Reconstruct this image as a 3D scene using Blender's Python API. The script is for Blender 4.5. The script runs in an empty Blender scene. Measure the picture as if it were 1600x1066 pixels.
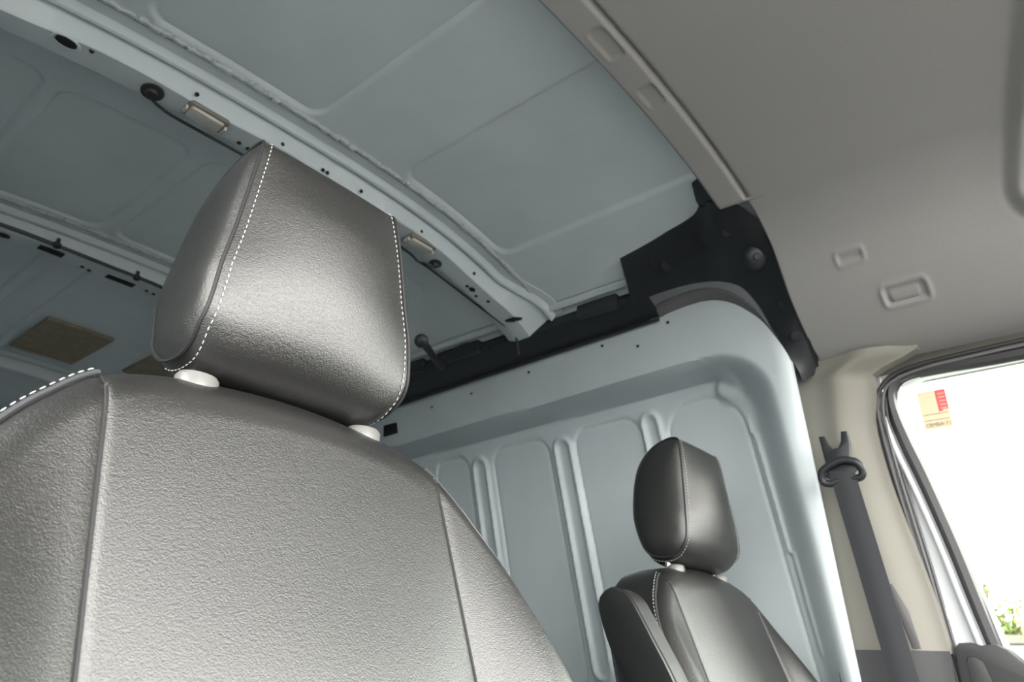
import bpy, math, random
import numpy as np
from mathutils import Matrix, Vector

# ---------------------------------------------------------------- camera, sky, exposure
# scene axes: +X towards the driver side wall, +Y to the rear of the van, +Z up; EYE = height of the camera
EYE = 1.0
SC = bpy.context.scene
COL = SC.collection
def camera():
    yaw, pitch, roll = .846, .427, .038
    F = Vector((math.sin(yaw)*math.cos(pitch), math.cos(yaw)*math.cos(pitch), math.sin(pitch)))
    R = F.cross(Vector((0, 0, 1))).normalized(); U = R.cross(F)
    r = R*math.cos(roll)+U*math.sin(roll); u = -R*math.sin(roll)+U*math.cos(roll)
    cd = bpy.data.cameras.new('camera'); co = bpy.data.objects.new('camera', cd); COL.objects.link(co)
    m = Matrix((r, u, -F)).transposed().to_4x4(); m.translation = Vector((0, 0, EYE))
    co.matrix_world = m
    cd.sensor_width = 36; cd.lens = 1155/1600*36; cd.clip_start = .01; cd.clip_end = 300
    cd.dof.use_dof = True; cd.dof.focus_distance = .72; cd.dof.aperture_fstop = 11
    SC.camera = co
camera()
world = bpy.data.worlds.new('world'); SC.world = world; world.use_nodes = True
wn = world.node_tree.nodes; wl = world.node_tree.links
bg = wn['Background']; bg.inputs['Strength'].default_value = 11.5
tc = wn.new('ShaderNodeTexCoord'); nz = wn.new('ShaderNodeTexNoise'); nz.inputs['Scale'].default_value = 2.2
nz.inputs['Detail'].default_value = 5
mp = wn.new('ShaderNodeMapping'); mp.inputs['Scale'].default_value = (1, 1, 3)
cr = wn.new('ShaderNodeValToRGB'); cr.color_ramp.elements[0].position = .35; cr.color_ramp.elements[1].position = .65
cr.color_ramp.elements[0].color = (.97, .965, .94, 1); cr.color_ramp.elements[1].color = (1, .972, .89, 1)
wl.new(tc.outputs['Generated'], mp.inputs['Vector']); wl.new(mp.outputs['Vector'], nz.inputs['Vector'])
wl.new(nz.outputs['Fac'], cr.inputs['Fac']); wl.new(cr.outputs['Color'], bg.inputs['Color'])
SC.view_settings.view_transform = 'Standard'; SC.view_settings.look = 'None'
SC.view_settings.exposure = 0.0; SC.view_settings.gamma = 1; SC.view_settings.use_curve_mapping = False

# ---------------------------------------------------------------- materials
def mat(name, col, rough=.5, metal=0, spec=.5, bump=None, coat=0, mottle=0, mscale=8, sheen=0):
    m = bpy.data.materials.new(name); m.use_nodes = True
    n = m.node_tree.nodes; l = m.node_tree.links; b = n['Principled BSDF']
    b.inputs['Base Color'].default_value = (*col, 1); b.inputs['Roughness'].default_value = rough
    b.inputs['Metallic'].default_value = metal; b.inputs['Specular IOR Level'].default_value = spec
    b.inputs['Coat Weight'].default_value = coat; b.inputs['Coat Roughness'].default_value = .40 if name == 'black_leather' else .12
    if sheen: b.inputs['Sheen Weight'].default_value = sheen
    t = n.new('ShaderNodeTexCoord')
    if mottle:
        z = n.new('ShaderNodeTexNoise'); z.inputs['Scale'].default_value = mscale; z.inputs['Detail'].default_value = 6
        r = n.new('ShaderNodeValToRGB'); r.color_ramp.elements[0].position = .3; r.color_ramp.elements[1].position = .7
        r.color_ramp.elements[0].color = (*[c*(1-mottle) for c in col], 1); r.color_ramp.elements[1].color = (*[min(1, c*(1+mottle)) for c in col], 1)
        l.new(t.outputs['Object'], z.inputs['Vector']); l.new(z.outputs['Fac'], r.inputs['Fac']); l.new(r.outputs['Color'], b.inputs['Base Color'])
    if bump:
        kind, sc, st, dist = bump
        if kind == 'leather':
            v = n.new('ShaderNodeTexVoronoi'); v.inputs['Scale'].default_value = sc; v.feature = 'SMOOTH_F1'; v.inputs['Smoothness'].default_value = .35
            w = n.new('ShaderNodeTexNoise'); w.inputs['Scale'].default_value = sc*.55; w.inputs['Detail'].default_value = 3
            mx = n.new('ShaderNodeMath'); mx.operation = 'MULTIPLY_ADD'; mx.inputs[1].default_value = -.8
            nv = n.new('ShaderNodeTexNoise'); nv.inputs['Scale'].default_value = sc*.3
            va = n.new('ShaderNodeVectorMath'); va.operation = 'MULTIPLY_ADD'; va.inputs[1].default_value = (.004,)*3
            mpp = n.new('ShaderNodeMapping'); mpp.inputs['Scale'].default_value = (1, 1, 1.35)
            l.new(t.outputs['Object'], mpp.inputs['Vector']); l.new(mpp.outputs['Vector'], nv.inputs['Vector'])
            l.new(nv.outputs['Color'], va.inputs[0]); l.new(mpp.outputs['Vector'], va.inputs[2])
            l.new(va.outputs['Vector'], v.inputs['Vector']); l.new(t.outputs['Object'], w.inputs['Vector'])
            l.new(v.outputs['Distance'], mx.inputs[0]); l.new(w.outputs['Fac'], mx.inputs[2]); h = mx.outputs['Value']
        elif kind == 'weave':
            w = n.new('ShaderNodeTexWave'); w.inputs['Scale'].default_value = sc; w.bands_direction = 'DIAGONAL'
            l.new(t.outputs['Object'], w.inputs['Vector']); h = w.outputs['Fac']
        else:
            w = n.new('ShaderNodeTexNoise'); w.inputs['Scale'].default_value = sc; w.inputs['Detail'].default_value = 4
            l.new(t.outputs['Object'], w.inputs['Vector']); h = w.outputs['Fac']
        bp = n.new('ShaderNodeBump'); bp.inputs['Strength'].default_value = st; bp.inputs['Distance'].default_value = dist
        l.new(h, bp.inputs['Height']); l.new(bp.outputs['Normal'], b.inputs['Normal'])
    return m
M = dict(
    leather=mat('black_leather', (.004, .0038, .0035), .41, spec=1.0, coat=.5, bump=('leather', 760, .6, .0005)),
    leather_back=mat('leather_back', (.02, .02, .022), .5, bump=('leather', 520, .4, .0005)),
    thread=mat('white_thread', (.42, .42, .41), .6),
    dark_thread=mat('dark_seam', (.012, .012, .014), .6),
    piping=mat('leather_piping', (.05, .05, .055), .35),
    paint=mat('grey_blue_paint', (.53, .595, .625), .5, bump=('noise', 500, .05, .0004), coat=.08, mottle=.05, mscale=5),
    roofpaint=mat('roof_paint', (.59, .66, .69), .45, bump=('noise', 260, .06, .0006), coat=.1, mottle=.09, mscale=3.2),
    sealant=mat('seam_sealant', (.40, .44, .45), .6, bump=('noise', 90, .8, .003)),
    headcloth=mat('headliner_cloth', (.315, .312, .305), .95, bump=('noise', 900, .35, .0006), mottle=.03, mscale=300),
    beige=mat('beige_plastic', (.20, .192, .168), .6, bump=('noise', 1200, .2, .0003)),
    black=mat('black_plastic', (.020, .024, .028), .45, bump=('noise', 900, .15, .0003)),
    matblack=mat('matt_black', (.006, .006, .007), .8),
    darkgrey=mat('dark_grey_plastic', (.038, .039, .042), .6, bump=('noise', 1300, .3, .0004)),
    midgrey=mat('mid_grey_plastic', (.13, .13, .135), .5, bump=('noise', 1300, .3, .0004)),
    rubber=mat('rubber', (.03, .03, .034), .4),
    chrome=mat('post_collar_plastic', (.15, .15, .147), .3, spec=.6),
    steel=mat('steel', (.6, .6, .6), .3, metal=1),
    white=mat('white_door_paint', (.66, .69, .72), .25, coat=.4),
    belt=mat('belt_weave', (.04, .042, .048), .65, bump=('weave', 900, .5, .0005)),
    tan=mat('tan_foam', (.30, .26, .19), .95, bump=('noise', 300, .5, .001), mottle=.15, mscale=30),
    lens=mat('lamp_lens', (.55, .54, .50), .12, spec=.8, bump=('noise', 260, .9, .002)),
    paper=mat('sticker_paper', (.88, .72, .50), .7),
    red=mat('sticker_red', (.80, .14, .14), .6), brown=mat('sticker_ink', (.33, .27, .20), .7),
    lightred=mat('sticker_pale_red', (.9, .42, .38), .6),
    leaf=mat('leaf', (.12, .19, .03), .5), bark=mat('bark', (.20, .15, .10), .9),
    concrete=mat('concrete', (.17, .16, .14), .9, mottle=.12, mscale=2, bump=('noise', 30, .4, .01)),
    asphalt=mat('asphalt', (.13, .127, .12), .9, mottle=.1, mscale=3),
    signwhite=mat('sign_white', (.5, .5, .5), .5), orange=mat('sign_orange', (.75, .2, .03), .6), blue=mat('sign_blue', (.08, .12, .5), .6),
)
def glass_mat():
    m = bpy.data.materials.new('window_glass'); m.use_nodes = True; n = m.node_tree.nodes; l = m.node_tree.links
    n.remove(n['Principled BSDF']); tr = n.new('ShaderNodeBsdfTransparent'); tr.inputs['Color'].default_value = (.93, .97, .95, 1)
    gl = n.new('ShaderNodeBsdfGlossy'); gl.inputs['Roughness'].default_value = .02
    fr = n.new('ShaderNodeFresnel'); fr.inputs['IOR'].default_value = 1.3; mx = n.new('ShaderNodeMixShader')
    l.new(fr.outputs['Fac'], mx.inputs['Fac']); l.new(tr.outputs[0], mx.inputs[1]); l.new(gl.outputs[0], mx.inputs[2])
    l.new(mx.outputs[0], n['Material Output'].inputs['Surface']); return m
M['glass'] = glass_mat()

# ---------------------------------------------------------------- object helpers (coordinates relative to the eye height)
BASE = {}
def tag(o, label=None, cat=None, group=None, kind=None):
    for k, v in (('label', label), ('category', cat), ('group', group), ('kind', kind)):
        if v: o[k] = v
    return o
def thing(name, label, cat, base, group=None):
    o = bpy.data.objects.new(name, None); COL.objects.link(o); o.empty_display_size = .05
    o.location = (base[0], base[1], base[2]+EYE); BASE[o.name] = np.array(base, float)
    return tag(o, label, cat, group)
def link(name, vf, m, parent=None, label=None, cat=None, group=None, kind=None, angle=40):
    v, f = vf; v = np.array(v, float).reshape(-1, 3)
    if parent is not None: org = BASE[parent.name]
    else: org = np.array([(v[:, 0].min()+v[:, 0].max())/2, (v[:, 1].min()+v[:, 1].max())/2, v[:, 2].min()])
    me = bpy.data.meshes.new(name); me.from_pydata((v-org).tolist(), [], [list(map(int, q)) for q in f]); me.update()
    if isinstance(m, (list, tuple)):
        for q in m: me.materials.append(q)
    else: me.materials.append(m)
    me.polygons.foreach_set('use_smooth', [True]*len(me.polygons))
    try: me.set_sharp_from_angle(angle=math.radians(angle))
    except Exception: pass
    o = bpy.data.objects.new(name, me); COL.objects.link(o)
    if parent is not None: o.parent = parent
    else: o.location = (org[0], org[1], org[2]+EYE)
    BASE[o.name] = org
    return tag(o, label, cat, group, kind)
def merge(parts):
    V = []; F = []; k = 0
    for v, f in parts:
        v = np.array(v, float).reshape(-1, 3); V.append(v); F += [[i+k for i in q] for q in f]; k += len(v)
    return np.concatenate(V), F
def grid(P, closed_u=False, closed_v=False, flip=False):   # P[nu][nv][3]
    P = np.array(P, float); nu, nv = P.shape[:2]; F = []
    for i in range(nu if closed_u else nu-1):
        for j in range(nv if closed_v else nv-1):
            a = i*nv+j; b = ((i+1) % nu)*nv+j; c = ((i+1) % nu)*nv+(j+1) % nv; d = i*nv+(j+1) % nv
            F.append([a, d, c, b] if flip else [a, b, c, d])
    return P.reshape(-1, 3), F
def sheet(P, t, flip=False):   # a surface with thickness: t = offset vector
    P = np.array(P, float); nu, nv = P.shape[:2]; v, f = grid(P, flip=flip); n = len(v)
    V = np.concatenate([v, v+np.array(t, float)]); F = list(f)+[[i+n for i in reversed(q)] for q in f]
    rim = [i*nv for i in range(nu)]+[(nu-1)*nv+j for j in range(1, nv)]+[i*nv+nv-1 for i in range(nu-2, -1, -1)]+[j for j in range(nv-2, 0, -1)]
    for a, b in zip(rim, rim[1:]+rim[:1]):
        F.append([a, a+n, b+n, b] if flip else [b, b+n, a+n, a])
    return V, F
def catmull(pts, n, closed=False):
    P = np.array(pts, float); k = len(P); out = []
    seg = k if closed else k-1
    for i in range(seg):
        if closed: p0, p1, p2, p3 = P[(i-1) % k], P[i], P[(i+1) % k], P[(i+2) % k]
        else: p0, p1, p2, p3 = P[max(i-1, 0)], P[i], P[i+1], P[min(i+2, k-1)]
        for j in range(n):
            t = j/n
            out.append(.5*((2*p1)+(-p0+p2)*t+(2*p0-5*p1+4*p2-p3)*t*t+(-p0+3*p1-3*p2+p3)*t**3))
    if not closed: out.append(P[-1])
    return np.array(out)
def resample(P, n):
    P = np.array(P, float); d = np.r_[0, np.cumsum(np.linalg.norm(np.diff(P, axis=0), axis=1))]
    t = np.linspace(0, d[-1], n); return np.stack([np.interp(t, d, P[:, k]) for k in range(P.shape[1])], 1)
def tube(path, r, sides=8, flat=None, up=None, cap=True):
    P = np.array(path, float); T = np.gradient(P, axis=0); T /= np.linalg.norm(T, axis=1)[:, None]+1e-12
    u = np.array(up if up is not None else (0, 0, 1.), float); ring = []
    for i in range(len(P)):
        a = np.cross(T[i], u)
        if np.linalg.norm(a) < 1e-3: a = np.cross(T[i], [1, 0, 0])
        a /= np.linalg.norm(a); b = np.cross(a, T[i]); rr = r[i] if hasattr(r, '__len__') else r
        th = np.linspace(0, 2*math.pi, sides, endpoint=False); fl = flat or 1
        ring.append([P[i]+a*math.cos(q)*rr+b*math.sin(q)*rr*fl for q in th])
    v, f = grid(ring, closed_v=True)
    if cap: f += [list(range(sides)), [len(v)-1-k for k in range(sides)]]
    return v, f
def box(x0, x1, y0, y1, z0, z1, bev=0):
    if bev <= 0:
        v = [(x, y, z) for x in (x0, x1) for y in (y0, y1) for z in (z0, z1)]
        return np.array(v), [[0, 1, 3, 2], [4, 6, 7, 5], [0, 4, 5, 1], [2, 3, 7, 6], [0, 2, 6, 4], [1, 5, 7, 3]]
    return prism(rrect(y0, y1, z0, z1, bev), x0, x1, 'x', bev*.5)
def rrect(a0, a1, b0, b1, r, n=5):
    P = []
    for ca, cb, s in ((a1-r, b1-r, 0), (a0+r, b1-r, 90), (a0+r, b0+r, 180), (a1-r, b0+r, 270)):
        for k in range(n+1):
            t = math.radians(s+90*k/n); P.append((ca+r*math.cos(t), cb+r*math.sin(t)))
    return P
def prism(poly, h0, h1, axis='x', bev=0):  # convex-ish polygon in the two other axes, extruded; rounded front rim
    poly = np.array(poly, float); n = len(poly); c = poly.mean(0); rings = []
    def inset(p, d):
        q = []
        for i in range(n):
            e1 = p[i]-p[i-1]; e2 = p[(i+1) % n]-p[i]
            e1 = e1/(np.linalg.norm(e1)+1e-9); e2 = e2/(np.linalg.norm(e2)+1e-9); m_ = np.array([-(e1+e2)[1], (e1+e2)[0]]); m_ /= np.linalg.norm(m_)+1e-9
            q.append(p[i]+m_*d*sgn)
        return np.array(q)
    area = .5*sum(poly[i-1][0]*poly[i][1]-poly[i][0]*poly[i-1][1] for i in range(n)); sgn = 1 if area > 0 else -1
    s = 1 if h1 > h0 else -1
    if bev > 0: seq = [(inset(poly, bev), h0), (inset(poly, bev*.3), h0+s*bev*.3), (poly, h0+s*bev), (poly, h1-s*bev), (inset(poly, bev*.3), h1-s*bev*.3), (inset(poly, bev), h1)]
    else: seq = [(poly, h0), (poly, h1)]
    V = []
    for p, h in seq:
        for a, b in p:
            V.append({'x': (h, a, b), 'y': (a, h, b), 'z': (a, b, h)}[axis])
    F = []
    for k in range(len(seq)-1):
        for i in range(n):
            j = (i+1) % n; F.append([k*n+i, k*n+j, (k+1)*n+j, (k+1)*n+i])
    F += [list(range(n))[::-1], [(len(seq)-1)*n+i for i in range(n)]]
    return np.array(V), F
def disc(c, nrm, r, t=.002, ry=None, along=None, sides=16):   # flat dark disc or oval lying on a surface
    c = np.array(c, float); nrm = np.array(nrm, float); nrm /= np.linalg.norm(nrm)
    a = np.array(along if along is not None else (1, 0, 0), float); a -= nrm*(a@nrm); a /= np.linalg.norm(a); b = np.cross(nrm, a); ry = ry or r
    V = []
    for h, s in ((-t, 1), (t*.6, 1), (t, .85)):
        if sides == 4: s *= 1.414
        for k in range(sides):
            q = 2*math.pi*(k+(.5 if sides == 4 else 0))/sides; V.append(c+nrm*h+a*r*s*math.cos(q)+b*ry*s*math.sin(q))
    F = [[k*sides+i, k*sides+(i+1) % sides, (k+1)*sides+(i+1) % sides, (k+1)*sides+i] for k in range(2) for i in range(sides)]
    F += [list(range(sides))[::-1], [2*sides+i for i in range(sides)]]
    return np.array(V), F
def ss(x, a=0., b=1.):
    t = np.clip((np.asarray(x, float)-a)/(b-a), 0, 1); return t*t*(3-2*t)
def stitches(path, length=.0042, gap=.0026, r=.0008, off=None):
    P = np.array(path, float); d = np.r_[0, np.cumsum(np.linalg.norm(np.diff(P, axis=0), axis=1))]
    s = gap; parts = []
    at = lambda q: np.array([np.interp(q, d, P[:, k]) for k in range(3)])
    while s+length < d[-1]:
        a, m_, b = at(s), at(s+length/2), at(s+length)
        parts.append(tube([a, m_, b], [r*.6, r, r*.6], 5)); s += length+gap
    return merge(parts)

# ---------------------------------------------------------------- surfaces of the body shell
def drop(x):
    t = np.asarray(x, float)-.74; d = .176*t**2+.228*t**4
    return np.where(t < 0, d*.35, d)
def rr_d(a, b, a0, a1, b0, b1, r):           # signed distance to a rounded rectangle
    ca, cb = (a0+a1)/2, (b0+b1)/2; qa = np.abs(a-ca)-(a1-a0)/2+r; qb = np.abs(b-cb)-(b1-b0)/2+r
    return np.hypot(np.maximum(qa, 0), np.maximum(qb, 0))+np.minimum(np.maximum(qa, qb), 0)-r
# roof skin -----------------------------------------------------
def roof_z(x, y):
    z = 1.04-drop(x)
    panels = [(.27, .625, .35, 1.115), (.86, 1.21, .35, 1.115),
              (-.3, .215, 1.40, 1.93), (.25, .515, 1.42, 1.93), (.56, .92, 1.42, 1.93), (.965, 1.24, 1.42, 1.93),
              (-.3, .16, 2.12, 3.1), (.20, .47, 2.12, 3.1), (.51, .60, 2.12, 3.1)]
    for p in panels:
        d = rr_d(x, y, *p, .04)
        z = z+.006*ss(-d, -.003, .006)+.0045*np.exp(-(d/.004)**2)
    d = np.abs(x-1.405); z = z+.012*ss(x, 1.395, 1.405)
    return z
xs = np.linspace(-.14, 1.47, 330); ys = np.concatenate([np.linspace(.35, 2.15, 360), np.linspace(2.16, 3.9, 110)])
X, Y = np.meshgrid(xs, ys, indexing='ij'); Z = roof_z(X, Y)
link('ceiling', grid(np.stack([X, Y, Z], 2)), M['roofpaint'], kind='structure', label='bare painted metal roof of the cargo area with pressed panels')
# cargo side wall -------------------------------------------------
def wall_base(y, z): return 1.70-.14*z+.06*(y-.55)
def wall_x(y, z):
    b = wall_base(y, z)
    r = .10; y0 = .615+.09*z; zc = .687-r; yc = y0+r
    dz = np.maximum(z-zc, 0); dy = np.maximum(yc-y, 0); d = np.hypot(dz, dy)-r
    s = (dz/(np.hypot(dz, dy)+1e-9))**2; w = .105*(1-s)+.022*s
    out = .10*ss(d, 0, w)
    ys_ = y-.13*(z-.6); rel = 0
    for (a0, a1, zt, rr) in ((1.655, 1.81, .655, .045), (1.31, 1.54, .652, .05), (.985, 1.21, .652, .055), (1.90, 2.2, .655, .05), (2.3, 2.6, .655, .05)):
        dd = rr_d(ys_, z, a0, a1, -.02, zt, rr); rel = rel-.0035*ss(-dd, -.004, .006)-.0045*np.exp(-(dd/.0045)**2)
    dd = np.maximum(rr_d(ys_, z, .70, .905, -.3, .652, .05), -9)
    cyy, czz = .82, .53; dd = rr_d(ys_, z, .693, .905, -.3, .652, .09)
    rel = rel-.0035*ss(-dd, -.004, .006)-.0045*np.exp(-(dd/.0045)**2)
    for c, w_, zt in ((1.597, .028, .63), (1.252, .028, .632), (.948, .024, .645), (2.05+.2, .028, .63)):
        dd = rr_d(ys_, z, c-w_, c+w_, -.0, zt, w_*.98); rel = rel+.010*np.exp(-(dd/.009)**2)
    # raised weld bead along the front edge of the last panel, with joggles
    jog = .008*ss(z, .535, .545)-.010*ss(-z, -.275, -.265)
    dd = np.abs(ys_-.676-jog); rel = rel+.007*np.exp(-(dd/.006)**2)*ss(z, .05, .08)*ss(-z, -.60, -.56)
    dd = np.hypot(y-.715, z-.66); rel = rel+.016*ss(-dd, -.046, -.020)*(1-ss(out, .02, .085))
    out = np.minimum(out+rel, .102)
    # front lip rolls away
    yf = .505+.03*z; lip = np.maximum(yf+.035-y, 0); out = out-.55*(.035-np.sqrt(np.maximum(.035**2-np.minimum(lip, .035)**2, 0)))
    return b-out
def wall_top(y):
    t = np.clip((y-.519)/.28, 0, 1); return .60+.262*np.sqrt(1-(1-t)**2.3)-.012*np.clip((y-.8)/1.1, 0, 3)
yw = np.concatenate([.523+.277*np.linspace(0, 1, 90)**1.2, np.linspace(.804, 1.95, 290), np.linspace(1.955, 3.9, 260)])
vw = np.concatenate([np.linspace(0, .35, 12)[:-1], np.linspace(.35, 1, 210)])
P = np.zeros((len(yw), len(vw), 3))
for i, y in enumerate(yw):
    zt = wall_top(max(y, .523)); z = -1+vw*(zt+1); yy = y+.03*(z-.6)*(1-np.clip((y-.523)/.2, 0, 1))
    P[i, :, 0] = wall_x(yy, z)+.03*ss(z, zt-.012, zt+.004)*0; P[i, :, 1] = yy; P[i, :, 2] = z
# returning flange along the top and the front
top = P[:, -1:, :]+np.array([.02, 0, .012]); P = np.concatenate([P, top], 1)
fr = P[:1]+np.array([.09, .04, 0]); P = np.concatenate([fr, P], 0)
wr = link('wall_right', grid(P), M['paint'], kind='structure', label='pale grey painted cargo side wall with pressed panels and ribs')
def on_wall(y, z, d=0): return (float(wall_x(np.array(y), np.array(z)))-d, y, z)
for y, z in ((.81, .823), (.905, .787), (1.017, .818), (1.285, .811), (1.53, .803), (1.72, .80)):
    link('bolt_hole', disc(on_wall(y, z), (-1, 0, 0), .0042, .0012, along=(0, 1, 0)), M['matblack'], wr)
link('access_hole', disc(on_wall(1.94, .768), (-1, 0, -.1), .038, .003, ry=.02, along=(0, 1, 0), sides=4), M['matblack'], wr)
# other shell faces (out of the frame: plain; outer skins added against light leaks)
def slab(name, vf, m, label): return link(name, vf, m, kind='structure', label=label)
slab('floor', box(-.2, 1.9, -1.3, 3.95, -1.06, -1.0), M['darkgrey'], 'dark floor of the van')
slab('wall_left', box(-.20, -.14, .62, 3.95, -1.0, 1.0), M['paint'], 'passenger side cargo wall')
slab('wall_back', box(-.2, 1.9, 3.9, 3.95, -1.0, 1.1), M['paint'], 'closed rear doors')
slab('trim_1', sheet([[(1.38, y, 1.02), (1.55, y, .98), (1.66, y, .88), (1.76, y, .66)] for y in (-.42, 1., 2.5, 3.9)], (.01, 0, .01)), M['white'], 'unseen outer roof edge above the driver side, added to block light leaks')
slab('trim_2', sheet([[(1.76, y, .68), (1.80, y, .3), (1.86, y, -.3), (1.88, y, -1.05)] for y in (.56, 1.5, 2.5, 3.9)], (.01, 0, 0)), M['white'], 'unseen outer body side of the cargo area, added to block light leaks')
slab('trim_3', box(1.665, 1.76, -.42, .60, .632, .70), M['beige'], 'beige header strip above the driver door')  # header added to close a light leak over the door
slab('trim_4', sheet([[(1.755-.14*z, y+float(np.interp(z, [-1, -.3, .2, .5], [.352, .352, .366, .389])), z) for z in (-1.0, -.3, .2, .5, .66)] for y in (.0, .1, .27)], (.01, 0, 0), flip=True), M['white'], 'painted door pillar behind the seals')  # pillar skin added to stop light leaking past the seals
slab('trim_5', box(-.20, -.14, -.42, .62, .66, 1.0), M['white'], 'painted header above the open passenger door')
slab('door_2', box(-.20, -.14, -.9, .62, -1.0, -.04), M['white'], 'unseen lower half of the passenger door, added to cut low side light')  # unseen door half, added to keep low side light off the seats
slab('trim_6', sheet([[(x, y, 1.09-.09*(x-.74)**2) for x in np.linspace(-.2, 1.62, 20)] for y in (-.42, 1, 2.5, 3.9)], (0, 0, .01)), M['white'], 'unseen outer roof of the van, added to block light leaks')
# roof rail along the cargo side
yr = np.linspace(.86, 3.9, 60); pr = [(1.395, .915), (1.405, .905), (1.412, .925), (1.43, .925), (1.436, .893), (1.45, .885), (1.47, .90), (1.52, .93)]
P = [[(x, y, z+.003*math.sin(y*30)*(k == 4)) for k, (x, z) in enumerate(pr)] for y in yr]
link('roof_rail', sheet(P, (.002, 0, .006)), M['paint'], label='pale metal roof rail running above the black strip', cat='rail')

# ---------------------------------------------------------------- roof bows
def bow(name, label, y0, flare, xs_, crown=1.0, wid=1.):
    prof = [(-.045, .036), (-.022, .034), (-.012, .022), (-.006, .020), (.000, .032), (.004, .030), (.009, -.014), (.012, -.0175), (.055, -.019), (.066, -.018), (.070, -.010), (.082, .030), (.10, .036)]
    P = []
    for x in xs_:
        row = []; fl = ss(x, 1.25, 1.40)*flare
        wob = .004*math.sin(x*17)+.004*ss(math.sin(x*9+1), .2, .8)
        for k, (py, pz) in enumerate(prof):
            yy = y0+py*wid; 
            if k < 6: yy -= .055*fl
            if 5 < k < 9: yy += wob
            if k > 9: yy += .02*fl
            zz = crown-float(drop(x))+pz
            if 6 <= k <= 10: zz += .012*fl
            row.append((x, yy, zz))
        P.append(row)
    o = thing(name, label, 'beam', (.7, y0, .8), 'metal roof bows')
    link('beam_channel', sheet(P, (0, 0, .003), flip=True), M['paint'], o, angle=28)
    return o
bx = np.linspace(-.13, 1.425, 200)
bz = lambda x, o=0.: .9815-float(drop(x))+o
b1 = bow('roof_bow', 'pale grey metal roof bow crossing behind the large headrest, nearest to the headliner', 1.183, 1, bx)
b2 = bow('roof_bow', 'darker roof bow at the left edge with black harness clipped along it', 1.995, 1, bx)
b3 = bow('roof_bow', 'rearmost roof bow glimpsed just above the shoulder of the large seat', 3.1, 1, bx)
for x, y in ((.532, 1.238), (.554, 1.241), (1.20, 1.228), (1.27, 1.215), (1.24, 1.232)):
    link('bolt_hole', disc((x, y, bz(x)-.002), (0, 0, -1), .0045, .0015), M['matblack'], b1)
for x, y, dz in ((.23, 1.20, 0), (.60, 1.19, .012), (.703, 1.191, .008), (.715, 1.191, .008), (.807, 1.19, .012), (.995, 1.19, .012), (1.184, 1.189, .012), (.411, 1.188, .014)):
    link('bolt_hole', disc((x, y-.0015, bz(x, dz)), (0, -1, -.12), .0042, .0015), M['matblack'], b1)
link('oval_hole', disc((.192, 1.205, bz(.192)-.002), (0, 0, -1), .017, .002, ry=.010), M['matblack'], b1)
link('oval_hole', disc((1.216, 1.224, bz(1.216)-.002), (0, -.1, -1), .010, .002, ry=.007), M['matblack'], b1)
th = np.linspace(0, 2*math.pi, 28)
link('hole_rim', tube([(.192+.021*math.cos(t), 1.205+.014*math.sin(t), bz(.192)-.001) for t in th], .0025, 6), M['paint'], b1)
link('slot_hole', disc((1.355, 1.197, bz(1.355)+.004), (.35, 0, -1), .018, .003, ry=.016, along=(1, 0, .35), sides=4), M['matblack'], b1)
for a, b in ((.455, 2.028), (.645, 2.055)):
    link('slot_hole', disc((a, b, bz(a)-.0015), (0, 0, -1), .038 if a > .5 else .030, .002, ry=.012, sides=4), M['matblack'], b2)
link('oval_hole', disc((.345, 2.03, bz(.345)-.0015), (0, 0, -1), .016, .002, ry=.011), M['matblack'], b2)
for x, y in ((.543, 2.055), (.563, 2.062), (.742, 2.058), (.72, 2.055)):
    link('bolt_hole', disc((x, y, bz(x)-.0015), (0, 0, -1), .005, .0015), M['matblack'], b2)
# lumpy seam sealant beside the bows
rnd = random.Random(4)
def seal(name, y0, lab, a=-.1, b=1.38):
    x = np.linspace(a, b, 260); P = [(q, y0+rnd.uniform(-.002, .002), 1.036-float(drop(q))+rnd.uniform(-.0015, .0015)) for q in x]
    link(name, tube(P, [.005+rnd.uniform(-.0015, .0025) for _ in x], 7), M['sealant'], label=lab, cat='sealant', group='sealant beads beside the roof bows')
seal('seam_sealant', 1.128, 'lumpy bead of sealant along the front edge of the nearest roof bow')
seal('seam_sealant', 1.942, 'sealant bead along the front edge of the roof bow at the left edge')
# grommets, lamps, harness
def grommet(x, y, r, lab):
    o = thing('rubber_grommet', lab, 'grommet', (x, y, bz(x)-.012), 'rubber grommets in the roof bows')
    n = (0, -.15, -1)
    link('flange', disc((x, y, bz(x)-.003), n, r, .003, sides=24), M['rubber'], o)
    link('nipple', disc((x, y, bz(x)-.007), n, r*.55, .005, sides=18), M['rubber'], o)
grommet(.346, 1.222, .0205, 'round black grommet in the roof bow left of the large headrest')
grommet(1.092, 1.238, .017, 'round black grommet in the roof bow just right of the large headrest')
grommet(.80, 2.01, .028, 'black grommet on the far roof bow touching the left edge of the large headrest')
def lamp(x, y, lab):
    o = thing('dome_lamp', lab, 'lamp', (x, y, bz(x)-.02), 'clear lamps in the roof bow')
    z = bz(x)
    link('lamp_frame', prism(rrect(x-.042, x+.042, y-.023, y+.023, .008), z+.004, z-.005, 'z', .002), M['beige'], o)
    link('lens', prism(rrect(x-.034, x+.034, y-.017, y+.017, .006), z-.003, z-.011, 'z', .003), M['lens'], o)
    for s in (-1, 1): link('clip', prism(rrect(x+s*.040-.003, x+s*.040+.003, y-.010, y+.010, .002), z-.002, z-.013, 'z', .001), M['lens'], o)
lamp(.447, 1.217, 'clear rectangular roof lamp in the bow left of the large headrest')
lamp(1.015, 1.217, 'clear rectangular roof lamp half hidden behind the right edge of the large headrest')
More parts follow.
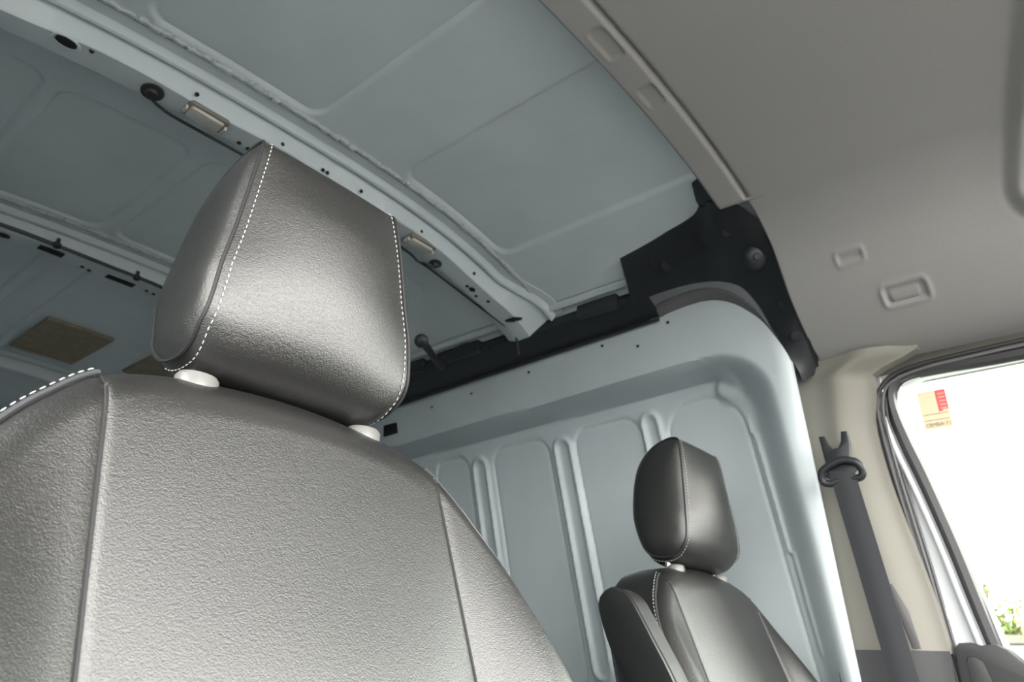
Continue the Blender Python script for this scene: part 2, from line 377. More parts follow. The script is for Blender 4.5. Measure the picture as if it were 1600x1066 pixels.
def cable(name, pts, r, lab, cat='cable', clips=()):
    o = thing(name, lab, cat, pts[0], 'black cables on the roof bows' if name == 'roof_harness' else None); P = catmull(pts, 10)
    link('sheath', tube(P, r, 8), M['black'], o)
    for c in clips: link('cable_clip', merge([disc(c, (0, -.3, -1), .010, .006, ry=.008), box(c[0]-.004, c[0]+.004, c[1]-.004, c[1]+.004, c[2]-.002, c[2]+.02)]), M['black'], o)
    return o
B = lambda x, y, dz=0: (x, y, bz(x, dz))
cable('roof_harness', [B(.346, 1.228, -.010), B(.365, 1.243, -.008), B(.40, 1.256, -.006), B(.47, 1.268, 0), B(.56, 1.273, .002), B(.75, 1.272, .0), B(.93, 1.27, .0), B(1.02, 1.262, -.004), B(1.055, 1.262, -.010), B(1.07, 1.25, -.010), B(1.092, 1.24, -.012)], .0032,
      'thin black wire drooping from the bow grommet and passing behind the large headrest')
cable('roof_harness', [B(1.06, 1.262, -.008), B(1.12, 1.266, -.002), B(1.25, 1.262, .004), B(1.36, 1.245, .012), B(1.405, 1.235, .018), (1.42, 1.24, .86), (1.43, 1.24, .82)], .0035,
      'black wire running down the bow from the right grommet to the black strip')
cable('roof_harness', [B(.2, 1.985, .008), B(.35, 1.985, .004), B(.46, 1.99, .002), B(.6, 1.995, 0), B(.72, 1.998, 0), B(.80, 2.0, -.006), B(.9, 1.998, 0), B(1.3, 1.995, 0)], .005,
      'thick black wiring harness clipped along the far roof bow at left', clips=(B(.455, 1.99, .002), B(.665, 1.997, -.002)))
# black hook and oddments by the strip
hk = thing('hanging_strap', 'small black strap with round end hanging beside the black strip right of the large headrest', 'strap', (1.40, 1.60, .86))
link('strap_end', disc((1.30, 1.505, .886), (-.6, -.7, -.4), .021, .006), M['black'], hk)
link('strap_arm', tube(catmull([(1.30, 1.505, .886), (1.335, 1.51, .872), (1.38, 1.525, .858), (1.42, 1.53, .85)], 6), .009, 8, flat=1.5), M['black'], hk)
# tan pads
def pad(x0, x1, y0, y1, lab):
    n = 8; xx = np.linspace(x0, x1, n); yy = np.linspace(y0, y1, n)
    P = [[(x, y, 1.030-float(drop(x))) for y in yy] for x in xx]
    link('foam_pad', sheet(P, (0, 0, .012), flip=True), M['tan'], label=lab, cat='pad', group='tan pads on the roof')
pad(.645, .86, 2.63, 3.0, 'tan rectangular pad stuck to the roof at the left edge')
pad(1.0, 1.2, 2.63, 2.88, 'tan pad stuck to the roof just left below the large headrest')

# ---------------------------------------------------------------- black strip along the roof edge, corner bracket
yy = np.concatenate([np.linspace(.83, 1.3, 24), np.linspace(1.32, 3.8, 60)])
st = thing('duct_strip', 'long black plastic strip between cargo side wall and roof', 'trim', (1.5, 2.3, .8))
P = [[(1.425, y, .885), (1.430, y, .872), (1.455, y, .862), (1.498+.05*(y-.9)*.8, y, .842), (1.522+.05*(y-.9), y, .838), (1.54+.05*(y-.9), y, .846)] for y in yy]
link('strip_body', sheet(P, (.004, 0, .012)), M['black'], st)
for a, b in ((.905, 1.03), (1.385, 1.56), (1.62, 1.8), (2.0, 2.2)):
    link('raised_tab', prism(rrect(a, b, .862, .902, .006), 1.415, 1.43, 'x', .002), M['black'], st)
P = [(1.495+.05*(y-.9), y, .834) for y in yy]; link('edge_bead', tube(P, .004, 8), M['rubber'], st)
# wiring by the strip
cable('cable_loop', [(1.42, 1.50, .88), (1.415, 1.46, .895), (1.42, 1.40, .893), (1.43, 1.36, .87)], .006, 'short cable loop poking up behind the black strip', 'cable')

def corner():
    o = thing('corner_bracket', 'black plastic corner bracket where roof, headliner and side wall meet', 'bracket', (1.4, .6, .62))
    outer = [(1.338, .845, .952), (1.322, .72, .955), (1.30, .62, .958), (1.262, .582, .968), (1.255, .555, .935), (1.268, .51, .922), (1.300, .49, .905), (1.335, .470, .888), (1.380, .466, .855), (1.418, .464, .812), (1.455, .464, .765), (1.51, .474, .708), (1.56, .482, .675), (1.60, .488, .650)]
    inner = [(1.43, .868, .862), (1.436, .80, .873), (1.445, .72, .876), (1.452, .66, .868), (1.458, .62, .853), (1.464, .592, .832), (1.474, .572, .80), (1.485, .56, .77), (1.498, .55, .735), (1.506, .54, .70), (1.520, .528, .665), (1.535, .518, .635), (1.545, .514, .610)]
    A = resample(catmull(outer, 5), 70); Bn = resample(catmull(inner, 5), 70); nv = 30
    n0 = np.array([-.6, -.55, -.5]); n0 /= np.linalg.norm(n0)
    P = np.zeros((70, nv, 3))
    for j in range(nv):
        t = j/(nv-1); P[:, j] = A*(1-t)+Bn*t+n0*(.010*math.sin(math.pi*t))*ss(-np.arange(70), -69, -45)[:, None]
    # rim ridge near the outer edge
    for j in range(nv):
        t = j/(nv-1); P[:, j] += n0*(.006*math.exp(-((t-.13)/.05)**2))*ss(np.arange(70), 34, 42)[:, None]
    link('bracket_body', sheet(P, (.012, .01, .012)), M['black'], o)
    # spike between roof and headliner
    link('bracket_lip', merge([sheet([[(1.215, .560, .984), (1.262, .545, .925)], [(1.225, .585, .983), (1.27, .59, .955)], [(1.27, .60, .97), (1.30, .60, .955)]], (.004, 0, .008))]), M['black'], o)
    def at(i, t): return A[i]*(1-t)+Bn[i]*t+n0*.010*math.sin(math.pi*t)
    # dome with bolt and round pits
    c = at(38, .48)
    R = []
    a = np.cross(n0, [0, 0, 1]); a /= np.linalg.norm(a); b = np.cross(n0, a)
    for k in range(8):
        ph = k/7*math.pi/2; R.append([c+n0*(.016*math.sin(ph)-.003)+(a*math.cos(q)+b*math.sin(q))*.030*math.cos(ph) for q in np.linspace(0, 2*math.pi, 20, endpoint=False)])
    link('dome', grid(R, closed_v=True), M['black'], o)
    link('bolt', disc(c+n0*.010+a*.006, n0, .008, .004), M['rubber'], o)
    for i, t, r in ((12, .55, .016), (20, .3, .010), (24, .55, .008), (30, .35, .010), (50, .55, .010), (58, .55, .012), (8, .4, .007)):
        link('pit', disc(at(i, t)-n0*.0005, n0, r, .0022), M['matblack'], o)
    P = [(p+q*0) for p, q in zip(Bn[8:60], Bn[8:60])]
    # lighter seal curving round the corner of the wall
    S = catmull([(1.50, .86, .842), (1.492, .80, .852), (1.488, .72, .853), (1.487, .665, .840), (1.49, .62, .812), (1.498, .58, .765), (1.51, .553, .71), (1.53, .53, .65)], 8)
    ring = [[p+np.array([-.012, -.0, .022])*1., p+np.array([-.012, -.006, .008]), p+np.array([.0, -.003, -.006]), p+np.array([.02, 0, -.004])] for p in S]
    link('corner_seal', sheet(ring, (.004, .004, .004)), M['midgrey'], o)
corner()

# ---------------------------------------------------------------- headliner
def head_prof(x):
    pts = np.array([(1.20, .0), (1.258, .916), (1.300, .902), (1.340, .878), (1.378, .845), (1.408, .802), (1.445, .752), (1.50, .703), (1.56, .668), (1.625, .648)])
    pts[0, 1] = .98-float(drop(1.20)); return pts
def make_head():
    o = thing('headliner', 'grey cloth headliner over the cab with moulded side and recesses', 'headliner', (.7, .0, .66))
    left = [(x, .98-float(drop(x))) for x in np.linspace(-.12, 1.17, 90)]
    c = catmull([left[-2], left[-1]]+[tuple(p) for p in head_prof(0)], 8); c = c[9:]
    prof = np.array(left+[tuple(p) for p in c]); prof = prof[np.r_[True, np.diff(prof[:, 0]) > 1e-5]]
    prof = resample(prof, 330)
    ys_ = np.concatenate([np.linspace(-.42, -.02, 60), np.linspace(-.015, .545, 190)])
    T = np.gradient(prof, axis=0); T /= np.linalg.norm(T, axis=1)[:, None]; N = np.stack([T[:, 1], -T[:, 0]], 1)  # pointing down/in
    N = np.where((N[:, 1] > 0)[:, None], -N, N)
    s = np.r_[0, np.cumsum(np.linalg.norm(np.diff(prof, axis=0), axis=1))]
    # side position (arc length) of a given x
    sx = lambda x: float(np.interp(x, prof[:, 0], s))
    PX = np.repeat(prof[:, None, :], len(ys_), 1); S_, Y_ = np.meshgrid(s, ys_, indexing='ij')
    h = np.zeros_like(S_)
    h += .006*ss(Y_, .479, .486)-.010*np.exp(-((Y_-.480)/.004)**2)             # rear strip with a groove
    strip_end = ss(-S_, -sx(1.262), -sx(1.252)); 
    h = h*strip_end
    for x0, x1, y0, y1 in ((.745, .822, .490, .524), (.90, .957, .490, .526)):     # shallow pockets in the strip
        d = rr_d(S_, Y_, sx(x0), sx(x1), y0, y1, .010); h += -.0035*ss(-d, -.001, .005)+.001*np.exp(-(d/.003)**2)
    # overhead shelf bulge at the front right
    s0 = sx(1.251); ca, sa = math.cos(.27), math.sin(.27); u_ = (S_-s0)*ca+(Y_-.016)*sa; v_ = -(S_-s0)*sa+(Y_-.016)*ca
    d = rr_d(u_, v_, -1.6, .235, -.9, .0, .07); h += .016*ss(-d, -.002, .022)-.003*np.exp(-((d-.005)/.006)**2)
    # handle recess and little slot on the side
    for x0, x1, y0, y1, dep, r in ((1.461, 1.492, .238, .322, .004, .008), (1.404, 1.415, .336, .389, .002, .004)):
        d = rr_d(S_, Y_, sx(x0), sx(x1), y0, y1, r); h += -dep*ss(-d, -.001, .006)+.0025*np.exp(-((d-.004)/.005)**2)
    d = rr_d(S_, Y_, sx(1.468), sx(1.486), .252, .312, .005); h += .0035*ss(-d, -.001, .003)
    h += .010*np.exp(-((S_-sx(1.37))/.03)**2)*0
    # edges roll up
    x_off = N[:, None, 0]*h; z_off = N[:, None, 1]*h
    edge = -.010*ss(Y_, .538, .546)
    yend = np.where(S_ > sx(1.258), 1, 0)*ss(S_, sx(1.255), sx(1.262))
    YY = Y_-.060*yend*np.clip((Y_+.5)/1.045, 0, 1)**6
    ny = len(ys_)
    P = np.stack([PX[..., 0]+x_off+N[:, None, 0]*edge, YY, PX[..., 1]+z_off+N[:, None, 1]*edge], 2)
    link('headliner_shell', sheet(P, (0, 0, .012), flip=True), M['headcloth'], o, angle=60)
    return o
make_head()

# ---------------------------------------------------------------- B pillar trims
def plate(poly, xf, depth, bev):   # (y,z) outline standing on the surface x = xf(z), thickness outwards
    v, f = prism(poly, 0, depth, 'x', bev); v = v.copy(); v[:, 0] += np.array([xf(q) for q in v[:, 2]]); return v, f
bpx = lambda z: 1.63-.1*z
def pillar():
    o = thing('pillar_trim', 'beige plastic trim on the door pillar behind the seat belt', 'trim', (1.62, .44, .06))
    zz = np.linspace(.068, .662, 50); P = []
    for z in zz:
        yr_ = .496+.045*z; yf = .353+.0*z-.03*ss(z, .0, .3)*0+.052*ss(z, .05, .5)-.018*ss(z, .5, .60)-.10*ss(z, .612, .655)
        row = []
        for t in np.linspace(0, 1, 26):
            y = yr_+.05-(yr_+.05-yf)*t; x = bpx(z)+.028*ss(t, .62, 1)**1.3+.024*max(0, 1-t/.6)-.004*math.exp(-((t-.6)/.12)**2)
            row.append((x, y, z))
        row.append((bpx(z)+.05, yf-.001, z)); P.append(row)
    link('upper_trim', sheet(P, (.004, 0, 0), flip=True), M['beige'], o)
    P = []
    for z in np.linspace(-.95, .072, 30):
        yr_ = .497+.03*max(z, 0); yf = .352-.02*ss(z, -.9, 0)*0
        P.append([(bpx(z)-.006+.03*ss(t, .62, 1), yr_+.05-(yr_+.05-yf)*t, z) for t in np.linspace(0, 1, 20)])
    link('lower_trim', sheet(P, (.006, 0, 0), flip=True), M['darkgrey'], o, label='dark grey lower pillar trim')
    link('slot_cover', plate([(.405, .075), (.425, .17), (.43, .19), (.42, .19), (.40, .14), (.392, .075)], bpx, -.004, .001), M['midgrey'], o)
pillar()
# seat belt
def belt():
    o = thing('seat_belt', 'black seat belt hanging from its guide on the beige door pillar', 'seat belt', (1.54, .42, -.9))
    X0 = lambda z: 1.56-.1*z
    fork = [(.487, .471), (.476, .471), (.470, .452), (.463, .442), (.452, .443), (.445, .455), (.442, .475), (.431, .474), (.428, .45), (.433, .41), (.436, .395), (.478, .395), (.482, .425)]
    v, f = prism(fork, 0, .012, 'x', .0025); v[:, 0] += 1.508
    link('height_adjuster', (v, f), M['black'], o)
    0 and link('adjuster_rail', prism(rrect(.435, .475, .38, .56, .01), 1.535, 1.575, 'x', .003), M['beige'], o)
    # loop guide: a wide rounded ring
    ring = catmull([(1.503, .489, .378), (1.497, .485, .396), (1.495, .462, .408), (1.495, .440, .412), (1.497, .418, .404), (1.505, .412, .388), (1.508, .420, .377), (1.508, .45, .378), (1.507, .475, .372)], 6, closed=True)
    link('belt_guide', tube(np.r_[ring, ring[:1]], .0075, 10, cap=False), M['black'], o)
    link('guide_plate', plate([(.484, .385), (.472, .41), (.43, .415), (.418, .395), (.43, .383), (.47, .378)], lambda z: 1.503, .006, .002), M['black'], o)
    P = []
    for s in np.linspace(0, 1, 60):
        z = .392-s*1.25; yc = .450-.046*min(s*1.25/.375, 1.2)**1.0; w = .0245
        x = 1.497+.062*s**.9+.001
        P.append([(x+.004*abs(t), yc+w*t*-1, z-.004*t) for t in (-1, -.94, -.5, 0, .5, .94, 1)])
    link('webbing', sheet(P, (.0014, 0, 0)), M['belt'], o)
belt()

# ---------------------------------------------------------------- driver door
dx = lambda z: 1.71-.14*z
door = link('door_1', plate([(.352, -.9), (.352, .021), (.355, .14), (.366, .295), (.384, .49), (.386, .56), (.372, .60), (.34, .622), (-.48, .622), (-.48, .604), (.30, .604), (.345, .59), (.362, .55), (.36, .5), (.34, .42), (.312, .30), (.292, .19), (.268, .085), (-.48, .085), (-.48, -.9)],
            lambda z: dx(z)+.012, .03, 0), M['white'], kind='structure', label='white painted driver door with sloping window frame')
def strip(path, w, name, m, r=.005):
    P = catmull(path, 8); P3 = np.array([(dx(z)-w, y, z) for y, z in P]); return link(name, tube(P3, r, 10, flat=1.), m, door)
wst = [(-.48, .628), (.05, .628), (.20, .626), (.30, .622), (.352, .611), (.383, .585), (.395, .55), (.3965, .50), (.393, .42), (.385, .32), (.377, .22), (.371, .12), (.364, 0.), (.36, -.2), (.36, -.9)]
strip(wst, .006, 'weatherstrip', M['rubber'], .0052)
strip([(y-.007*(z < .6)-.003, z-.008*(z > .59)) for y, z in wst], .002, 'weatherstrip', M['midgrey'], .0032)
strip([(y-.012*(z < .6)-.004, z-.014*(z > .59)) for y, z in wst], -.004, 'weatherstrip', M['midgrey'], .0025)
gin = [(-.48, .597), (.10, .598), (.26, .602), (.324, .601), (.348, .588), (.357, .567), (.356, .533), (.345, .474), (.329, .404), (.303, .266), (.288, .17), (.275, .086), (.262, .02)]
gout = [(-.48, .622), (.10, .622), (.26, .622), (.335, .619), (.366, .603), (.377, .572), (.379, .53), (.369, .46), (.352, .385), (.329, .266), (.314, .17), (.30, .086), (.288, .02)]
A = resample(catmull(gin, 8), 120); Bq = resample(catmull(gout, 8), 120)
P = [[(dx(a[1])+.012, a[0], a[1]), (dx(a[1])-.002, a[0]+(b[0]-a[0])*.15, a[1]+(b[1]-a[1])*.15), (dx(a[1])-.006, *(a+(b-a)*.6)), (dx(b[1])+.006, *b)] for a, b in zip(A, Bq)]
link('window_frame', sheet(P, (.006, 0, 0)), M['rubber'], door, label='black rubber window surround')
# ledge highlight moulding of the white frame
strip([(y+.010, z) for y, z in gout[6:]], -.004, 'frame_ridge', M['white'], .006)
# inner door trim
tr = [(.350, -.9), (.350, .05), (.347, .078), (.338, .087), (.318, .088), (.30, .083), (.28, .086), (.262, .077), (.246, .059), (.20, .02), (.12, -.02), (-.48, -.06), (-.48, -.9)]
link('door_trim', plate(tr, lambda z: dx(z)-.035, .05, .006), M['darkgrey'], door, label='dark grey plastic inner door trim')
link('trim_pad', plate([(.331, .055), (.327, .063), (.314, .063), (.304, .055), (.296, .02), (.298, -.1), (.325, -.1), (.331, .0)], lambda z: dx(z)-.0365, .003, .001), M['darkgrey'], door)
po = [(.331, .055), (.327, .063), (.314, .063), (.304, .055), (.296, .02), (.298, -.1)]
link('trim_groove', tube([(dx(z)-.0352, y, z) for y, z in po], .0012, 6), M['matblack'], door)
link('window_1', plate([(-.48, .612), (.34, .612), (.368, .59), (.37, .53), (.34, .40), (.31, .25), (.28, .08), (.26, -.05), (-.48, -.05)], lambda z: dx(z)+.016, .004, 0), M['glass'], kind='structure', label='clear driver door window')
# sticker on the glass
def stick():
    xg = lambda z: dx(z)+.013
    o = thing('window_sticker', 'small beige and red paper sticker in the corner of the door window', 'sticker', (1.64, .293, .49))
    y0, y1, z0, z1 = .266, .319, .492, .571
    link('sticker_sheet', plate(rrect(y0, y1, z0, z1, .003), xg, .0012, 0), M['paper'], o)
    link('red_block', plate([(y0+.001, z1-.002), (y0+.019, z1-.002), (y0+.019, z1-.045), (y0+.012, z1-.045), (y0+.012, z1-.042), (y0+.001, z1-.042)], lambda z: xg(z)-.0006, .0006, 0), M['red'], o)
    for k in range(5):
        zz = z1-.008-k*.0075; link('red_stripe', plate([(y0+.003, zz), (y0+.015, zz), (y0+.015, zz-.0028), (y0+.003, zz-.0028)], lambda z: xg(z)-.001, .0004, 0), M['lightred'], o)
    for zz in (z0+.031, z0+.019):
        link('printed_line', plate([(y0+.004, zz), (y1-.004, zz), (y1-.004, zz-.0012), (y0+.004, zz-.0012)], lambda z: xg(z)-.0006, .0005, 0), M['brown'], o)
    cu = bpy.data.curves.new('t', 'FONT'); cu.body = 'C8MBIA-Y1'; cu.size = .0115; cu.extrude = .0002; to = bpy.data.objects.new('t', cu)
    COL.objects.link(to); dg = bpy.context.evaluated_depsgraph_get(); me = bpy.data.meshes.new_from_object(to.evaluated_get(dg))
    co = np.array([v.co[:] for v in me.vertices]); fs = [list(p.vertices) for p in me.polygons]; bpy.data.objects.remove(to)
    w = co[:, 0].max(); v = np.stack([np.zeros(len(co)), y1-.004-co[:, 0]*(.045/w), z0+.005+co[:, 1]], 1); v[:, 0] = [xg(z)-.0008 for z in v[:, 2]]; v[:, 0] -= co[:, 2]
    link('lettering', (v, fs), M['brown'], o)
stick()

# ---------------------------------------------------------------- seats
CX, PY, ZT = .337, .569, .20     # posts centre, posts y, shoulder height of the near seat
LEAN = .38
def seat():
    base = (CX, PY-.1, -1.0)
    root = thing('front_seat', 'large black leather passenger seat in the left foreground', 'seat', base, 'black leather front seats')
    outl = [(.27, -.75), (.285, -.45), (.29, -.20), (.279, -.06), (.266, -.002), (.252, .053), (.236, .098), (.214, .134), (.190, .162), (.1585, .189), (.115, .204), (.06, .212), (0, .215)]
    half = np.array(outl); full = np.concatenate([half*[-1, 1], half[::-1][1:]]); fd = catmull(full, 8); k1 = int(np.argmin(np.hypot(fd[:, 0]+.1585, fd[:, 1]-.189))); k2 = len(fd)-1-k1
    XS = .1585; fl_, fm_, fr_ = resample(fd[:k1+1], 161), resample(fd[k1:k2+1], 131), resample(fd[k2:], 161)
    full = np.concatenate([fl_[:-1], fm_, fr_[1:]])
    nu = len(full); nv = 90; rad = .024
    lean = lambda z: LEAN*(np.minimum(z, .21)-.2)
    yfront = .540
    P = np.zeros((nu, nv, 2))
    bot = np.stack([np.concatenate([np.linspace(-.268, -XS, 161)[:-1], fm_[:, 0], np.linspace(XS, .268, 161)[1:]]), np.full(nu, -.75)], 1)
    tt = np.concatenate([np.linspace(0, .05, 26)[:-1], np.linspace(.05, 1, 65)])
    for j, t in enumerate(tt): P[:, j] = full*(1-t)+bot*t
    seg = [(full[i], full[i+1]) for i in range(nu-1)]
    FP = full[None, None]
    # distance to the outline
    q_ = P.reshape(-1, 2); D = np.full(len(q_), 9.)
    for a, b in zip(full[:-1], full[1:]):
        ab = b-a; t_ = np.clip(((q_-a)@ab)/(ab@ab+1e-12), 0, 1); D = np.minimum(D, np.hypot(*(q_-a-t_[:, None]*ab).T))
    D = D.reshape(nu, nv)
    def relief(x, z):
        ax = np.abs(x); xs_ = .1585-.012*np.exp(-((z-.06)/.06)**2)*0
        c = .010*(1-np.clip(ax/.16, 0, 1)**2)
        g = -.003*np.exp(-((ax-xs_)/.004)**2)
        t = np.clip((ax-xs_)/.14, 0, 1)
        bol = (.002+.034*ss(-z, -.15, .04))*ss(np.clip((ax-xs_)/.095, 0, 1), 0, .75)
        low = .010*np.exp(-((z+.05)/.10)**2)*(ax < .16)*(1-(ax/.16)**2)
        return c+g+bol+low
    h = relief(P[..., 0], P[..., 1])
    e = np.where(D < rad, rad*(1-np.sqrt(np.maximum(1-(1-D/rad)**2, 0))), 0)
    fade = np.where(np.abs(P[..., 0]) < .1585, ss(D, 0, .04), 1)
    Yf = yfront+lean(P[..., 1])-h*fade+e
    V3 = np.stack([CX+P[..., 0], Yf, P[..., 1]], 2)
    v, f = grid(V3)
    cen = P[:, :, 0]
    # split into centre panel and bolsters
    idx = np.arange(nu*nv).reshape(nu, nv); px = P[..., 0].ravel()
    groups = {'c': [], 'l': [], 'r': []}
    for q in f:
        m_ = sum(px[k] for k in q)/4; groups['c' if abs(m_) < .1585 else ('l' if m_ < 0 else 'r')].append(q)
    def sub(fs):
        used = sorted({k for q in fs for k in q}); mp_ = {k: i for i, k in enumerate(used)}; return v[used], [[mp_[k] for k in q] for q in fs]
    back = None
    # shell behind: sides and rear, one closed body
    full_s = full[::2]; ns = len(full_s); rings = []
    for dy, sc in ((rad, 1.0), (rad+.02, 1.004), (.07, 1.0), (.10, .975), (.115, .93), (.12, .85)):
        rings.append([(CX+a*sc, yfront+float(lean(b))-float(relief(a, b))*(abs(a) > .165)*max(0, 1-(dy-rad)/.06)+dy, (b-0)*1.0-(.2*(1-sc) if b > 0 else 0)) for a, b in full_s])
    bv, bf = grid(np.array(rings)); bf.append([len(bv)-ns+i for i in range(ns)])
    back = link('backrest', (bv, bf), M['leather'], root, angle=60)
    link('centre_panel', sub(groups['c']), M['leather'], back, angle=80)
    link('side_bolster', sub(groups['l']), M['leather'], back, angle=80); link('side_bolster', sub(groups['r']), M['leather'], back, angle=80)
    # seams
    zs = np.linspace(.178, -.6, 160)
    for s in (-1, 1):
        cl = V3[160 if s < 0 else 290, :70]
        link('seam', tube(np.array(cl)-[0, .0006, 0], .0014, 6), M['dark_thread'], back)
        # piping round the bolster with white stitches
        hp = half[(half[:, 1] > -.7)]; hp = catmull(hp, 10); hp = hp[(hp[:, 0] > .155)]
        pp = np.array([(CX+s*(a+.0015), yfront+float(lean(b))-float(relief(a, b))*(a > .165)+rad*.72, b+.0015*(b > .1)) for a, b in hp])
        link('piping', tube(pp, .0019, 8), M['piping'], back)
        pq = np.array([(CX+s*(a+.0024), yfront+float(lean(b))-float(relief(a, b))*(a > .165)+rad*.72+.0035, b+.0050*(b > .05)-.0015*(b<=.05)) for a, b in hp])
        link('stitching', stitches(pq, .0045, .0035, .0007), M['thread'], back, kind='stuff')
    # headrest: closed side profile (y,z) with a half width per height
    prof = [(.5435, .441), (.5370, .40), (.5315, .345), (.5270, .300), (.5262, .264), (.5325, .247), (.545, .234), (.563, .227), (.586, .227), (.604, .234), (.617, .252), (.630, .285), (.637, .324), (.636, .372), (.626, .408), (.602, .436), (.572, .450), (.552, .450)]
    pc = catmull(prof, 8, closed=True); pc = resample(np.r_[pc, pc[:1]], 121)[:-1]
    hw = lambda z: np.interp(z, [.215, .245, .30, .34, .40, .44, .455], [.098, .105, .101, .094, .086, .080, .077])
    cy_, cz_ = .578, .335
    dome = lambda z: .006+.016*math.sin(math.pi*min(1, max(0, (z-.235)/.215)))
    K = 41; rows = []
    for k in range(K):
        u = -1+2*k/(K-1); rowp = []
        for (y, z) in pc:
            w = hw(z); dm = (1-u*u)
            fy = np.clip((.585-y)/.05, 0, 1); yo = -dome(z)*dm*fy+.004*dm*(1-fy)
            zo = -.001*dm*ss(z, .42, .45)-.013*(1-u**8)*ss(-z, -.275, -.232)
            rowp.append((CX+u*w, y+yo, z+zo))
        rows.append(rowp)
    fv, ff = grid(np.array(rows), closed_v=True)
    hr = link('headrest', (fv, ff), M['leather'], root, angle=80)
    N_ = len(pc)
    for s in (-1, 1):
        rr = []
        for k in range(9):
            t = k/8; bul = .011*math.sqrt(max(0, 1-(1-t)**2))
            rr.append([(CX+s*(float(hw(cz_+(z-cz_)*(1-t*.97)))+bul), cy_+(y-cy_)*(1-t*.97), cz_+(z-cz_)*(1-t*.97)) for y, z in pc])
        sv, sf = grid(np.array(rr), closed_v=True); sf.append([len(sv)-N_+i for i in range(N_)])
        link('side_panel', (sv, sf), M['leather'], hr, angle=80)
        ring = np.array([(CX+s*(hw(z)+.0012), y, z) for y, z in pc]+[(CX+s*(hw(pc[0][1])+.0012), *pc[0])])
        cc = np.array([CX, cy_, cz_])
        link('seam', tube(ring, .0017, 6, up=(1, 0, 0), cap=False), M['dark_thread'], hr)
        ins = np.array([(CX+s*(hw(z)-.0062), y+(-dome(z)*(1-(1-.0062/float(hw(z)))**2)-.0008)*(y < .56), z+(.0009 if z > .44 else (-.001 if z < .235 else 0))-.013*(1-(1-.0062/float(hw(z)))**8)*float(ss(-z, -.275, -.232))) for y, z in pc])
        ins = np.r_[ins[-12:], ins[:60]]
        link('stitching', stitches(ins, .0034, .0026, .0006), M['thread'], hr, kind='stuff')
    for s in (-1, 1):
        xp = CX+s*.085
        link('headrest_post', tube([(xp, PY+.002, .15), (xp, PY+.006, .20), (xp, PY+.012, .25)], .006, 12), M['steel'], root)
        cz = []
        for r_, z in ((.0, .2145), (.009, .2142), (.0125, .213), (.0142, .210), (.0145, .196)): cz.append([(xp+r_*1.25*math.cos(q), PY-.008+r_*math.sin(q), z) for q in np.linspace(0, 2*math.pi, 24, endpoint=False)])
        link('post_collar', grid(np.array(cz), closed_v=True), M['chrome'], root, label='pale grey plastic headrest collar')
    # cushion and base (below the frame)
    link('seat_cushion', prism(rrect(CX-.27, CX+.27, -.18, .32, .07), -.62, -.46, 'z', .03), M['leather'], root)
    link('seat_base', box(CX-.24, CX+.24, -.12, .32, -1.0, -.62, .02), M['darkgrey'], root)
    return root
def copy_tree(o, parent=None):
    c = o.copy(); COL.objects.link(c); c.parent = parent; BASE[c.name] = BASE[o.name].copy()
    for ch in list(o.children): copy_tree(ch, c)
    return c
near = seat()
far = copy_tree(near)
OFF = np.array([.973, .112, -.021])
far.location = near.location+Vector(OFF); BASE[far.name] = BASE['front_seat']+OFF
tag(far, 'black leather driver seat near the seat belt, with raised armrest on its left')
# armrest folded up beside the far seat
def armrest():
    prof = [(.618, .098), (.632, .118), (.650, .129), (.669, .130), (.684, .118), (.686, .10), (.671, .056), (.644, 0), (.60, -.10), (.54, -.25), (.46, -.25), (.50, -.12), (.561, .002), (.592, .055)]
    pc = resample(np.r_[catmull(prof, 6, closed=True), np.array(prof[:1])], 81)[:-1]
    x0, x1 = .996, 1.040; rr = []; c = pc.mean(0)
    for t, x in ((.9, x0), (.97, x0+.0015), (.995, x0+.005), (1, x0+.010), (1, x1-.010), (.99, x1-.004), (.93, x1)):
        rr.append([(x, c[0]+(y-c[0])*(1-(1-t)*.35), c[1]+(z-c[1])*(1-(1-t)*.12)) for y, z in pc])
    v, f = grid(np.array(rr), closed_v=True); n = len(pc); f += [[i for i in range(n)], [len(v)-n+i for i in range(n)]]
    a = link('armrest', (v, f), M['leather'], far, angle=60)
    for x in (x0+.007,):
        link('seam', tube(np.array([(x, *p) for p in pc]+[(x, *pc[0])]), .0014, 6, up=(1, 0, 0), cap=False), M['dark_thread'], a)
armrest()

# ---------------------------------------------------------------- cab front, outside the frame
link('dashboard', prism([(-1.3, -.95), (-.62, -.95), (-.58, -.35), (-.66, -.05), (-.78, .02), (-1.3, .0)], -.1, 1.6, 'x', .02), M['darkgrey'], label='dark grey dashboard across the front of the cab', cat='dashboard')
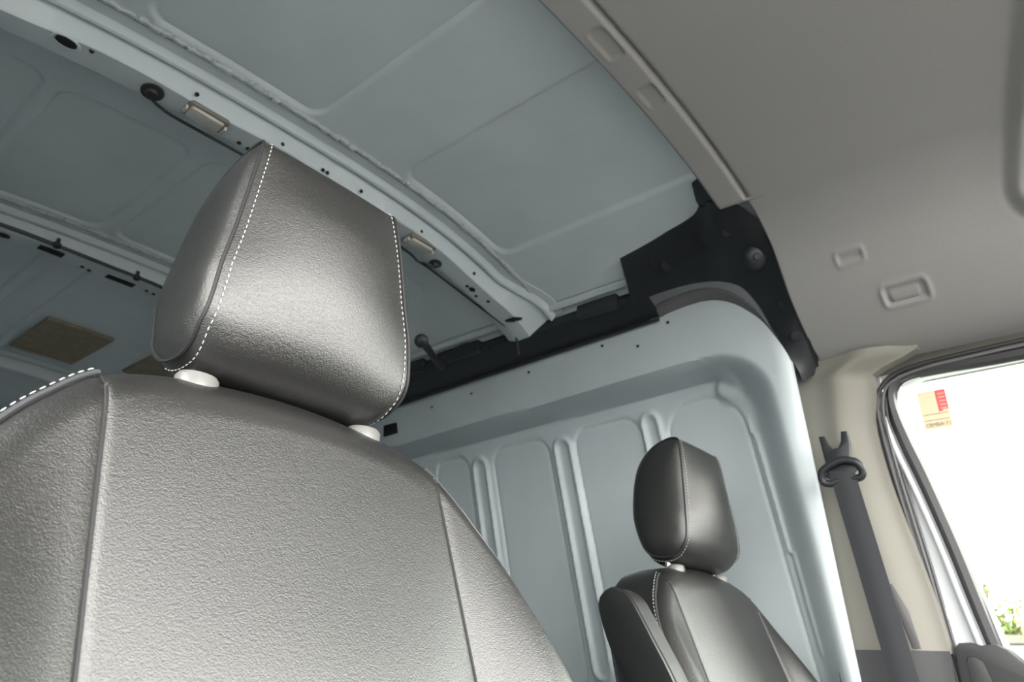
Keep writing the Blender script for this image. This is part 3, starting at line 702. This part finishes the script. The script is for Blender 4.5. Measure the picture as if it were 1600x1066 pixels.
# ---------------------------------------------------------------- outside
slab('ground', box(-60, 60, -60, 60, -1.55, -1.45), M['asphalt'], 'pale paved lot outside')
def tree(cx_, cy_, z0, h, rad, n, name, lab, seed):
    r = random.Random(seed); o = thing(name, lab, 'tree', (cx_, cy_, -1.45), 'trees outside')
    br = []; tips = []
    top = z0+h
    br.append(tube([(cx_, cy_, -1.45), (cx_+.05, cy_, (z0-1.4)/2), (cx_, cy_+.05, top-.2)], [.10, .08, .02], 8))
    for k in range(40):
        a = r.uniform(0, 6.28); zz = r.uniform(z0, z0+h*.6); L = r.uniform(.1, 1)*rad
        e = (cx_+math.cos(a)*L, cy_+math.sin(a)*L, zz+r.uniform(.1, .4)*h); br.append(tube([(cx_, cy_, zz-.2), e], [.02, .006], 5)); tips.append(e)
    link('trunk', merge(br), M['bark'], o)
    V = []; F = []
    for k in range(n):
        t = r.choice(tips); s = r.uniform(.03, .06); c = np.array(t)+np.array([r.gauss(0, rad*.16) for _ in range(3)])
        a = np.array([r.gauss(0, 1) for _ in range(3)]); a /= np.linalg.norm(a); b = np.cross(a, [r.gauss(0, 1) for _ in range(3)]); b /= np.linalg.norm(b)
        i = len(V); V += [c-a*s, c-b*s*.4, c+a*s, c+b*s*.4]; F.append([i, i+1, i+2, i+3])
    link('foliage', (V, F), M['leaf'], o, kind='stuff')
tree(12.9, 1.95, .62, .55, .42, 700, 'bushy_tree', 'bright green bush seen through the door window, beside the sign', 3)
tree(13.3, 2.25, .7, 1.0, .22, 90, 'young_tree', 'sparse young tree seen at the window edge above the bush', 5)
# low wall and sign
wl_ = link('boundary_wall', box(12.0, 12.3, -9, 9, -1.45, .62), M['concrete'], label='pale concrete boundary wall beyond the door window', cat='wall')
link('wall_coping', box(11.95, 12.35, -9, 9, .62, .72), M['concrete'], wl_)
def sign():
    x = 9.0; o = thing('road_sign', 'white sign with dark outline at the right edge of the door window', 'sign', (x, 1.2, -1.45))
    y1 = 1.265; z1 = .80
    link('sign_post', tube([(x+.05, y1-.35, -1.45), (x+.05, y1-.35, z1-.1)], .03, 10), M['steel'], o)
    link('sign_border', plate(rrect(y1-.7, y1, z1-.5, z1, .04), lambda z: x, .02, 0), M['bark'], o)
    link('sign_face', plate(rrect(y1-.68, y1-.020, z1-.480, z1-.020, .030), lambda z: x-.004, .006, 0), M['signwhite'], o)
    A_ = [[(y1-.05, z1-.16), (y1-.075, z1-.16), (y1-.105, z1-.05), (y1-.085, z1-.05)], [(y1-.105, z1-.05), (y1-.085, z1-.05), (y1-.115, z1-.16), (y1-.14, z1-.16)], [(y1-.075, z1-.11), (y1-.12, z1-.11), (y1-.12, z1-.125), (y1-.075, z1-.125)]]
    link('letter', merge([plate(q, lambda z: x-.007, .003, 0) for q in A_]), M['orange'], o)
sign()
